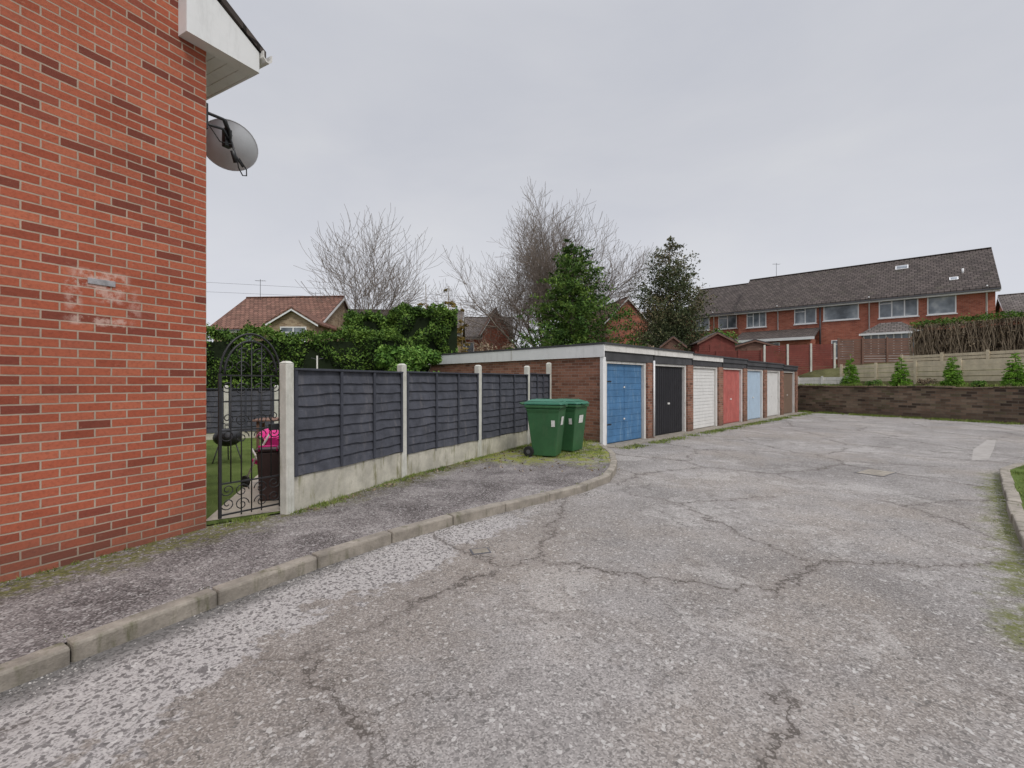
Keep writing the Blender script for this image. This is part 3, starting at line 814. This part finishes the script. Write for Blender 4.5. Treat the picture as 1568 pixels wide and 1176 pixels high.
house('terraced_house',(19.55,39.45),ang,15.3,9,2.5,7.8,11.06,'brick_far','tile_d',
 wins=[(.65,2.15,6.2,7.5,0,3),(4.15,5.65,6.2,7.5,0,2),(6.1,8.3,6.3,7.55,0,1),(9.45,11.6,6.2,7.55,0,3),(12.05,13.5,6.2,7.55,0,1),(6.6,8.0,3.4,4.8,0,2),(12.3,14.2,3.2,5.0,0,2)],extra=ext_right,pipes=(3.0,8.9,14.9),over=.35)
house('terraced_house',(17.0,44.6),ang,8,9,2.5,8.1,11.2,'brick_far','tile_d',wins=[(.6,2.2,6.5,7.8,0,2),(3.,4.6,6.5,7.8,0,2)],over=.35,pipes=(2.6,))
house('brick_house',(36,33),ang,12,9,2.5,6.3,8.4,'brick_far','tile_g',wins=[(1,2.6,4.6,5.8,0,2)])
house('brick_house',(-6.5,47),.05,6.5,9,0,6.3,8.8,'brick_far','tile_g',wins=[(1,2.6,4.5,5.7,0,2),(4,5.6,4.5,5.7,0,2)])
house('brick_house',(-.3,46),math.radians(90+10),8,2.6,0,6.8,8.9,'brick_far','tile_b',wins=[])
house('brick_house',(13.2,44.5),math.radians(100),9,4.2,0,7.5,9.7,'brick_far','tile_b',wins=[])
house('brick_house',(13.3,47),.1,6,7,0,6.6,9.2,'brick_far','tile_g',wins=[(1,2.4,5,6.2,0,2),(3.5,5,5,6.2,0,2)])
house('bungalow',(-18.6,28.5),math.radians(-4),6.6,7,0,5.0,7.4,'brick_buff','tile_b',wins=[(1,2.6,3.4,4.6,0,2)])
house('bungalow',(-13.4,33),math.radians(86),9,5.2,0,5.2,7.6,'brick_buff','tile_b',wins=[])
T=Thing('bungalow',(-13.9,26.4,0),math.radians(2))
T.prism('walls',MAT['brick_buff'],[(0,0),(2.5,0),(2.5,5.0),(1.25,5.75),(0,5.0)],'y',0,4)
for a_,b_ in ((-.25,1.25),(2.75,1.25)):
    T.prism('roof',MAT['tile_b'],[(a_,4.9),(b_,5.82),(b_,5.92),(a_,5.0)],'y',-.3,5)
    T.prism('barge',MAT['white'],[(a_,4.78),(b_,5.7),(b_,5.81),(a_,4.89)],'y',-.28,-.24)
window(T,.5,2.0,3.9,4.8,0,2); T.build()
house('bungalow',(-12.2,31.5),math.radians(4),8.5,8,0,5.1,7.1,'brick_buff','tile_g',wins=[(1,2.6,3.4,4.6,0,2)],extra=lambda T:[T.box('rooflight',MAT['white'],(x,x+.6),(1.5,2.2),(5.85,6.0)) for x in (1.,2.4)])
for (x,y,z_) in ((-17.4,31.6,7.4),(-14.6,34,7.0),(24,41.5,11.1)):
    T=Thing('tv_aerial',(x,y,z_-.6)); T.tube('mast',MAT['iron_pipe'],[(0,0,0),(0,0,1.9)],.018,5); T.tube('boom',MAT['iron_pipe'],[(-.35,0,1.8),(.35,.1,1.8)],.01,4)
    for i in range(6): T.tube('elements',MAT['iron_pipe'],[(-.3+i*.12,-.15,1.8),(-.3+i*.12,.15,1.8)],.006,4)
    T.build()
T=Thing('telephone_wires')
for dz in (0,.7): T.tube('wires',MAT['iron_pipe'],[(-40,34,9.4+dz),(-24,33,8.2+dz),(-8,30,7.0+dz*.7),(-2,29,6.6+dz*.5)],.008,4)
T.build()

# ---------------------------------------------------------------- garden fences & sheds on the raised ground
def board_fence(name,a,b_,z0a,z1a,z0b,z1b,mat,bh=.14,post=None,gap=.012,pstep=1.8):
    T=Thing(name); M,L=gen_box_frame(a+(0,),b_+(0,))
    n=max(2,int((z1a-z0a)/bh))
    for i in range(n):
        f0=i/n; f1=(i+1)/n
        za0=z0a+(z1a-z0a)*f0; za1=z0a+(z1a-z0a)*f1-gap; zb0=z0b+(z1b-z0b)*f0; zb1=z0b+(z1b-z0b)*f1-gap
        o=random.uniform(-.01,.01)
        V=[M@Vector(v) for v in [(0,-.012+o,za0),(L,-.012+o,zb0),(L,.012,zb0),(0,.012,za0),(0,-.02+o,za1),(L,-.02+o,zb1),(L,.012,zb1),(0,.012,za1)]]
        T.add('boards',MAT[mat],V,[(3,2,1,0),(4,5,6,7),(0,1,5,4),(1,2,6,5),(2,3,7,6),(3,0,4,7)])
    pm=MAT[post or mat]; k=int(L/pstep)+1
    for i in range(k+1):
        x=L*i/k; f=i/k
        T.box('posts',pm,(x-.05,x+.05),(-.08,-.022),(z0a+(z0b-z0a)*f-.1,z1a+(z1b-z1a)*f+.05),M=M)
    return T.build()
def WP(s_,b_): p=S0+WD*s_+BD*b_; return (p.x,p.y)
board_fence('timber_sleeper_fence',WP(1.1,1.9),WP(14,1.9),1.40,2.50,1.40,2.75,'woodp',.2,gap=.03)
board_fence('timber_fence',WP(3.2,3.3),WP(16,3.3),2.2,2.95,2.2,3.15,'woodp',.14,gap=.03)
board_fence('timber_fence',(19.4,27.2),(23.4,26.8),2.4,4.15,2.4,4.2,'woodb',.14,gap=.02)
T=Thing('white_gate_post',(23.6,26.6,0)); T.box('post',MAT['white'],(0,.35),(0,.2),(2.4,4.65),bevel=.01); T.box('cap',MAT['white'],(-.03,.38),(-.03,.23),(4.653,4.7)); T.build()
board_fence('red_panel_fence',(15.0,27.2),(18.95,26.9),1.5,3.75,1.7,3.85,'woodr',.12,post='conc')
board_fence('red_panel_fence',(11.5,28.6),(14.9,27.3),1.5,3.5,1.5,3.5,'woodr',.12,post='woodr')
board_fence('low_white_fence',WP(-.5,.7),WP(1.6,1.5),1.45,1.85,1.5,1.88,'whitep',.16)
def shed(name,x,y,z,rot,L,D,H,R,wm,rm):
    T=Thing(name,(x,y,z),rot)
    T.prism('walls',MAT[wm],[(0,0),(L,0),(L,H),(L/2,R),(0,H)],'y',0,D)
    for a_,b_ in ((-.15,L/2),(L+.15,L/2)):
        zz=H-.15*(R-H)/(L/2)
        T.prism('roof',MAT[rm],[(a_,zz+.01),(b_,R+.01),(b_,R+.07),(a_,zz+.07)],'y',-.15,D+.15)
        T.prism('barge',MAT['woodb'],[(a_,zz-.1),(b_,R-.1),(b_,R+.0),(a_,zz)],'y',-.17,-.152)
    n=int(H/.13)
    for i in range(n): T.box('cladding',MAT[wm],(.0,L),(-.02,-.003),(i*.13,i*.13+.115))
    T.box('door',MAT[wm],(L*.3,L*.7),(-.05,-.022),(.05,H-.15)); T.build()
shed('garden_shed',12.2,29.8,2.3,-.15,2.2,2.2,1.9,2.5,'woodr','tile_g')
shed('garden_shed',10.3,31.5,2.2,-.2,1.5,2,1.9,2.5,'woodb','tile_g')
shed('garden_shed',14.9,30.5,2.3,-.3,2.3,1.8,1.7,2.05,'woodb','felt')

# ---------------------------------------------------------------- vegetation
def bare_tree(name,x,y,H,W,seed,levels,counts,trunk_r,trunk_h,zb=0,upb=.35,rmin=.013,sp0=(.25,.85),t0=.5):
    random.seed(seed)
    T=Thing(name,(x,y,zb))
    segs=[]
    def grow(p,d,L,r,lv):
        n=4 if lv<3 else 3
        pts=[p.copy()]; rs=[r]; dd=d.copy()
        for i in range(n):
            j=.09 if lv<2 else .14
            dd=(dd+Vector((random.gauss(0,j),random.gauss(0,j),random.gauss(0,j*.6)+ (upb*.22 if lv>0 else 0)))).normalized()
            pts.append(pts[-1]+dd*L/n); rs.append(r*(1-.55*(i+1)/n))
        segs.append((pts,rs,lv))
        if lv>=levels: return
        c=counts[lv]
        for k in range(c):
            t=(.22+.78*(k+random.random()*.8)/c) if lv>0 else (t0+(1-t0)*(k+random.random())/c)
            t=min(t,.999); f=t*n; i=int(f); q=pts[i].lerp(pts[i+1],f-i)
            base=(pts[i+1]-pts[i]).normalized()
            az=k*2.4+random.random()*(1.2 if lv else .5)
            a=base.orthogonal().normalized(); b_=base.cross(a)
            sp=random.uniform(.4,.9) if lv>0 else sp0[0]+(sp0[1]-sp0[0])*((k*7)%c+.5)/c
            nd=(base*math.cos(sp)+(a*math.cos(az)+b_*math.sin(az))*math.sin(sp)).normalized()
            grow(q,nd,L*random.uniform(.5,.74)*(1.0 if lv>0 else 1.8),max(rs[i]*(.55 if lv>0 else .45),.006),lv+1)
        if lv>0: grow(pts[-1],dd,L*.6,max(rs[-1],.006),lv+1)
    grow(Vector((0,0,0)),Vector((0.02,0,1)),trunk_h,trunk_r,0)
    zs_=sorted(p.z for s_ in segs for p in s_[0]); xs_=sorted(p.x for s_ in segs for p in s_[0])
    zt=zs_[int(len(zs_)*.998)]; kz=H/zt; lo=xs_[int(len(xs_)*.006)]; hi=xs_[int(len(xs_)*.994)]
    kx=W/(hi-lo); cx=(hi+lo)/2
    for pts,rs,lv in segs:
        P=[Vector(((p.x-cx*min(1,max(p.z,0)/(zt*.6)))*kx,p.y*kx,p.z*kz)) for p in pts]
        rr=[max(r_,rmin) for r_ in rs]
        T.tube('limbs' if lv<3 else 'twigs',MAT['bark'] if lv<3 else MAT['bark2'],P,rr,6 if lv<2 else (4 if lv<3 else 3),True,False)
    return T.build()
bare_tree('bare_tree',3.0,42,18.2,17.6,5,5,[12,6,5,4,3],.40,4.2,upb=.36,rmin=.011,sp0=(.12,1.2),t0=.3)
bare_tree('bare_tree',-10.3,32,13.9,8.2,12,4,[7,6,5,4],.21,4.2,upb=.75,rmin=.010,sp0=(.1,.8),t0=.4)

def conifer(name,x,y,zb,H,W,mat,n,leaf,seed,irr=.35,power=.8,trunk=.16,bottom=.06,droop=.25,spr=1.,per=42):
    rg=np.random.default_rng(seed); T=Thing(name,(x,y,zb))
    T.tube('trunk',MAT['bark'],[(0,0,0),(.05,0,H*.5),(0,0,H*.97)],[trunk,trunk*.6,.02],7)
    P=[];nb=int(n/per)
    for i in range(nb):
        t=bottom+(1-bottom)*(1-math.sqrt(rg.random()))*1.0
        az=rg.random()*2*math.pi
        lump=1+irr*mnoise.noise(Vector((math.cos(az)*1.6+seed,math.sin(az)*1.6,t*8)))*1.7+rg.normal()*irr*.42
        prof=(1-t)**power*min(1,(t-bottom)/.12+.55)
        R=W/2*prof*min(max(lump,.3),1.6)+.10*spr
        z0=H*t
        tip=np.array([math.cos(az)*R,math.sin(az)*R,z0-droop*R*.4])
        if R>.5 and i%3==0: T.tube('branches',MAT['bark'],[(0,0,z0-.1*R),tuple(tip*np.array([.9,.9,1]))],[.025,.008],3,True,False)
        u=rg.random(per)**.55
        c=np.outer(u,[tip[0],tip[1],0])+np.array([0,0,z0])+np.outer(u*u,[0,0,tip[2]-z0])
        spread=(.05+.10*min(R,1.6))*spr*(1-.55*u)[:,None]
        P.append(c+rg.normal(size=(per,3))*spread*np.array([1,1,.6]))
    P=np.concatenate(P); T.leaves('foliage',mat,P,leaf,.38,.3)
    return T.build()
conifer('conifer_tree',3.25,25,0,9.6,6.4,MAT['conif'],32000,.19,5,irr=.55,power=.66,bottom=.12,droop=-.2)
conifer('conifer_tree',11.7,34,1,11.2,6.0,MAT['conif2'],36000,.20,9,irr=.42,power=.5,trunk=.2,droop=-.7,spr=1.5,per=36)
conifer('gold_conifer',-5.0,26.5,0,7.5,1.7,MAT['gold'],4000,.16,12,irr=.4,power=.7,trunk=.06)
conifer('gold_conifer',-3.7,26.5,0,7.4,1.7,MAT['gold'],4000,.16,13,irr=.4,power=.7,trunk=.06)
conifer('gold_conifer',-3.0,26.9,0,6.4,1.4,MAT['gold'],2500,.16,14,irr=.4,power=.7,trunk=.06)
for i,(s_,h) in enumerate(((2.0,1.62),(4.15,1.42),(6.0,1.35),(7.9,1.45))):
    p=WP(s_,.95); conifer('dwarf_conifer',p[0],p[1],1.4,h,.78,MAT['brt'],7000,.065,30+i,irr=.14,power=.75,trunk=.04,bottom=.03,spr=.5)

def hedge(name,a,b_,z0a,z1a,z1b,th,mat,n,leaf,seed,lump=.22,core='core',pn='foliage',stems=0):
    T=Thing(name); M,L=gen_box_frame(a+(0,),b_+(0,)); rg=np.random.default_rng(seed)
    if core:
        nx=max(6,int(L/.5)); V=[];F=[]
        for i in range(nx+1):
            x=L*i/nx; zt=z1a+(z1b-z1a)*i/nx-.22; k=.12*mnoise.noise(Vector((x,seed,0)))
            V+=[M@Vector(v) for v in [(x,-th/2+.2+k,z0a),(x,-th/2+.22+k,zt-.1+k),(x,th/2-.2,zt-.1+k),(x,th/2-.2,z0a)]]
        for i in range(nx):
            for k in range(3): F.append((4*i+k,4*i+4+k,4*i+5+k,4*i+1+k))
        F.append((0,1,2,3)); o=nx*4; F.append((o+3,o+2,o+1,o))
        T.add('dark_core',MAT[core],V,F)  # solid hull inside the leaves; the default near-black green paints inner shade
    for i in range(stems):
        x=rg.random()*L; zt=z1a+(z1b-z1a)*x/L; p=[]
        px_=x; y=-th/2+abs(rg.normal())*.15
        for k in range(5):
            p.append(tuple(M@Vector((px_,y,z0a+(zt-z0a)*k/4*.98)))); px_+=rg.normal()*.11; y+=rg.normal()*.05
        T.tube('stems',MAT['drystem'],p,[.03,.024,.018,.014,.008],3,True,False)
    P=np.empty((n,3))
    for i in range(n):
        x=rg.random()*L; f=x/L; zt=z1a+(z1b-z1a)*f; H=zt-z0a
        lm=lump*(mnoise.noise(Vector((x*1.1,seed,0)))+.5*mnoise.noise(Vector((x*3.1,seed+9,0))))
        u=rg.random()*(2*H+th)
        if u<H*1.4:
            z_=z0a+(u/1.4); y=-th/2; bul=lump*mnoise.noise(Vector((x*1.6,z_*1.6,seed))); p=(x,y-bul*1.6+abs(rg.normal())*.13*(1),z_+lm*(z_-z0a)/H)
        elif u<H*1.4+th+ .3*H:
            y=-th/2+rg.random()*th; p=(x,y,zt+lm-abs(rg.normal())*.10+ (0.16*rg.random() if rg.random()<.2 else 0)-.15*(abs(y)/(th/2))**4)
        else:
            z_=z0a+rg.random()*H; p=(x,th/2-abs(rg.normal())*.1,z_)
        P[i]=p
    P=[tuple(M@Vector(p)) for p in P]
    T.leaves(pn,mat,P,leaf,.6)
    return T.build()
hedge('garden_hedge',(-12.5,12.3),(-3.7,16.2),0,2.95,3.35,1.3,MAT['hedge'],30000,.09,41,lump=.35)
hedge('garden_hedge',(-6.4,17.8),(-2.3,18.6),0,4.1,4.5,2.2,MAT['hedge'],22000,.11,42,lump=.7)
hedge('tall_privet_hedge',WP(3.3,4.6),WP(16,4.6),2.5,4.55,4.45,1.1,MAT['drytwig'],9000,.10,43,core='browncore',pn='bare_twigs',stems=900)
hedge('hedge_top_growth',WP(3.2,4.6),WP(16,4.6),4.45,4.78,4.62,1.2,MAT['hedge'],7000,.09,44)
def bush(name,x,y,z,rx,rz,mat,n,leaf,seed,twiggy=False):
    rg=np.random.default_rng(seed); T=Thing(name,(x,y,z)); C=[]
    for k in range(22):
        a=rg.random()*6.28; rr=rg.random()**.5*.75*rx; C.append((math.cos(a)*rr,math.sin(a)*rr,rz*(.25+.68*rg.random()*(1-.3*(rr/rx)**2)),rx*(.14+.22*rg.random())))
    P=[]
    for k in range(22):
        c=C[k]; m_=n//22; d=rg.normal(size=(m_,3)); d/=np.linalg.norm(d,axis=1,keepdims=True)
        r=c[3]*(.55+.6*rg.random((m_,1))); P.append(np.array(c[:3])+d*r*np.array([1,1,.9]))
        T.tube('stems',MAT['bark'],[(0,0,0),(c[0]*.5,c[1]*.5,c[2]*.6),(c[0],c[1],c[2]+(rz*.2 if twiggy else 0))],[.04,.02,.008],4,True,False)
    T.leaves('foliage',mat,np.concatenate(P),leaf,.6); return T.build()
bush('laurel_bush',-3.25,14.9,.1,1.35,2.85,MAT['hedge2'],9000,.13,51)
bush('garden_bush',-.6,24,.0,2.6,3.6,MAT['drytwig'],5000,.14,52,True)
bush('garden_bush',1.6,26,.0,2.2,3.4,MAT['hedge'],5000,.14,53)
bush('garden_bush',5.6,27,.0,1.8,4.0,MAT['hedge'],5000,.14,54)
bush('garden_bush',7.4,29,.0,2.0,4.2,MAT['hedge2'],5000,.14,55)
bush('garden_bush',8.9,30,1,1.6,2.8,MAT['drytwig'],3500,.14,56,True)
bush('garden_bush',16.6,36.5,2.6,1.5,3.3,MAT['hedge2'],4500,.15,57)
bush('garden_bush',18.6,33,2.6,1.2,1.5,MAT['hedge'],3000,.14,58)
for i,(s_,rz) in enumerate(((3.1,.3),(5.2,.35),(6.9,.25),(9.1,.35),(10.5,.4))):
    p=WP(s_,.8); bush('flower_bed_plant',p[0],p[1],1.38,.35,rz,MAT['drytwig'] if i%2 else MAT['hedge2'],700,.07,60+i)
rg=np.random.default_rng(77); P=[]
for k in range(150):
    x=rg.uniform(-75,75); y=rg.uniform(62,80); r=rg.uniform(1.8,3.6); d=rg.normal(size=(240,3)); d/=np.linalg.norm(d,axis=1,keepdims=True)
    P.append(np.array([x,y,rg.uniform(1.5,5.2)])+d*r*rg.uniform(.7,1.05,(240,1)))
T=Thing('distant_trees'); T.leaves('foliage',foliage('distant_foliage',(.05,.055,.035),(.11,.105,.07),(.19,.17,.13),.1),np.concatenate(P),.55,.6); T.build()

# ---------------------------------------------------------------- small ground clutter
def blades(T,pn,mat,pts,h,w=.012,per=7,spread=.05):
    V=[];F=[]
    for (x,y,z_) in pts:
        hh=h*random.uniform(.4,1.3)
        for k in range(per):
            bx=x+random.gauss(0,spread); by=y+random.gauss(0,spread); a=random.random()*6.28
            lx=random.gauss(0,.45)*hh; ly=random.gauss(0,.45)*hh; o=len(V); ww=w*random.uniform(.6,1.4)
            V+=[(bx-math.cos(a)*ww/2,by-math.sin(a)*ww/2,z_-.005),(bx+math.cos(a)*ww/2,by+math.sin(a)*ww/2,z_-.005),(bx+lx,by+ly,z_+hh*random.uniform(.6,1))]
            F.append((o,o+1,o+2))
    T.add(pn,mat,V,F)
def along(P,n,off=0,jit=.03,z=0.):
    out=[]; P=[Vector((p[0],p[1])) for p in P]
    Ls=[(b-a).length for a,b in zip(P[:-1],P[1:])]; tot=sum(Ls)
    for _ in range(n):
        t=random.random()*tot
        if mnoise.noise(Vector((t*1.3,n*.37,1)))<-.08 and random.random()<.85: continue
        i=0
        while t>Ls[i] and i<len(Ls)-1: t-=Ls[i]; i+=1
        d=(P[i+1]-P[i]).normalized(); q=P[i]+d*t; nn=Vector((d.y,-d.x)); sgn=-1 if jit<0 else 1
        q=q+nn*(off+sgn*abs(random.gauss(0,abs(jit)))); out.append((q.x,q.y,z))
    return out
T=Thing('grass_weeds')
hw0=HC-A*6
G=MAT['grassb']
blades(T,'blades',G,along([hw0,HC],240,.0,.04,.098),.03,.006,7,.02)
blades(T,'blades',G,along([(-3.1,4.78),(-2.6,5.3)],70,.0,.05,.1),.04,.008,7,.03)
blades(T,'blades',G,along([f[:2] for f in FP],700,.05,.09,.098),.045,.009,7,.03)
blades(T,'blades',G,along([(2.1,11.2),(1.1,12.3)],160,0,.12,.098),.09,.012,8,.05)
blades(T,'blades',G,[(random.uniform(.2,1.9),random.uniform(9.0,11.5),.098) for _ in range(420)],.05,.012,8,.05)
blades(T,'blades',G,[(x,y,.1) for x,y in offs(kl,.135) for _ in range(2) if random.random()<.5],.022,.006,9,.03)
blades(T,'blades',G,along([(kl[-6].x,kl[-6].y),(2.2,10.9)],60,-.14,.05,.1),.04,.01,6,.03)
blades(T,'blades',G,along([(2.3,11.3),(15.3,24.2)],900,.45,.12,0.),.06,.02,8,.08)
blades(T,'blades',G,along([WP(-.3,-.05),WP(14,-.05)],1100,0,.25,0.),.10,.025,8,.1)
blades(T,'blades',G,along([WP(-.3,.3),WP(14,.3)],600,-.1,-.25,1.42),.12,.025,8,.1)
blades(T,'blades',G,along(KR,900,.16,.3,.095),.04,.008,8,.06)
blades(T,'blades',G,along(KR[1:5],160,-.01,-.04,.0),.015,.006,8,.03)
T.build()
def stones(name,pts,smin,smax):
    V=[];F=[]
    for (x,y,z_) in pts:
        s_=random.uniform(smin,smax)*random.uniform(.6,1); a=random.random()*6.28; o=len(V); ca,sa=math.cos(a),math.sin(a); q=random.uniform(.5,1)
        vs=[(1,0,.15),(.2,q,.1),(-.9,.5*q,.15),(-.7,-.7*q,.1),(.4,-.8*q,.15),(.1,.05,.75)]
        V+=[(x+s_*(u*ca-v*sa),y+s_*(u*sa+v*ca),z_+s_*w_) for u,v,w_ in vs]
        V+=[(x,y,z_-.003)]
        for k in range(5): F.append((o+k,o+(k+1)%5,o+5)); F.append((o+(k+1)%5,o+k,o+6))
    T=Thing(name); T.add('stones',MAT['pebble'],V,F); T.build()
random.seed(5)
pp=along(KL[1:7],4200,.015,.10,0.)+along([hw0,HC],700,.01,.12,.096)+along([f[:2] for f in FP[:4]],700,.06,.12,.096)
pp+=along(KL[1:7],2200,.1,.55,0.)
pp+=along(KL[1:8],900,-.14,-.35,.096)
pp+=along(KL[6:],400,.02,.1,0.)+along([WP(0,-.1),WP(14,-.1)],900,.0,.4,0.)+along(KR[:5],700,-.02,-.2,0.)
stones('loose_gravel',pp,.003,.012)
T=Thing('fallen_leaves')
T.leaves('leaves',MAT['drytwig'],[(random.uniform(-.9,1.9),random.uniform(7.6,11.2),.106) if random.random()<.6 else (lambda q:(q[0],q[1],.106))(random.choice(along([f[:2] for f in FP[:4]],5,.1,.12,.1) or [(0,9,.1)])) for _ in range(320)],.05,.6); T.build()
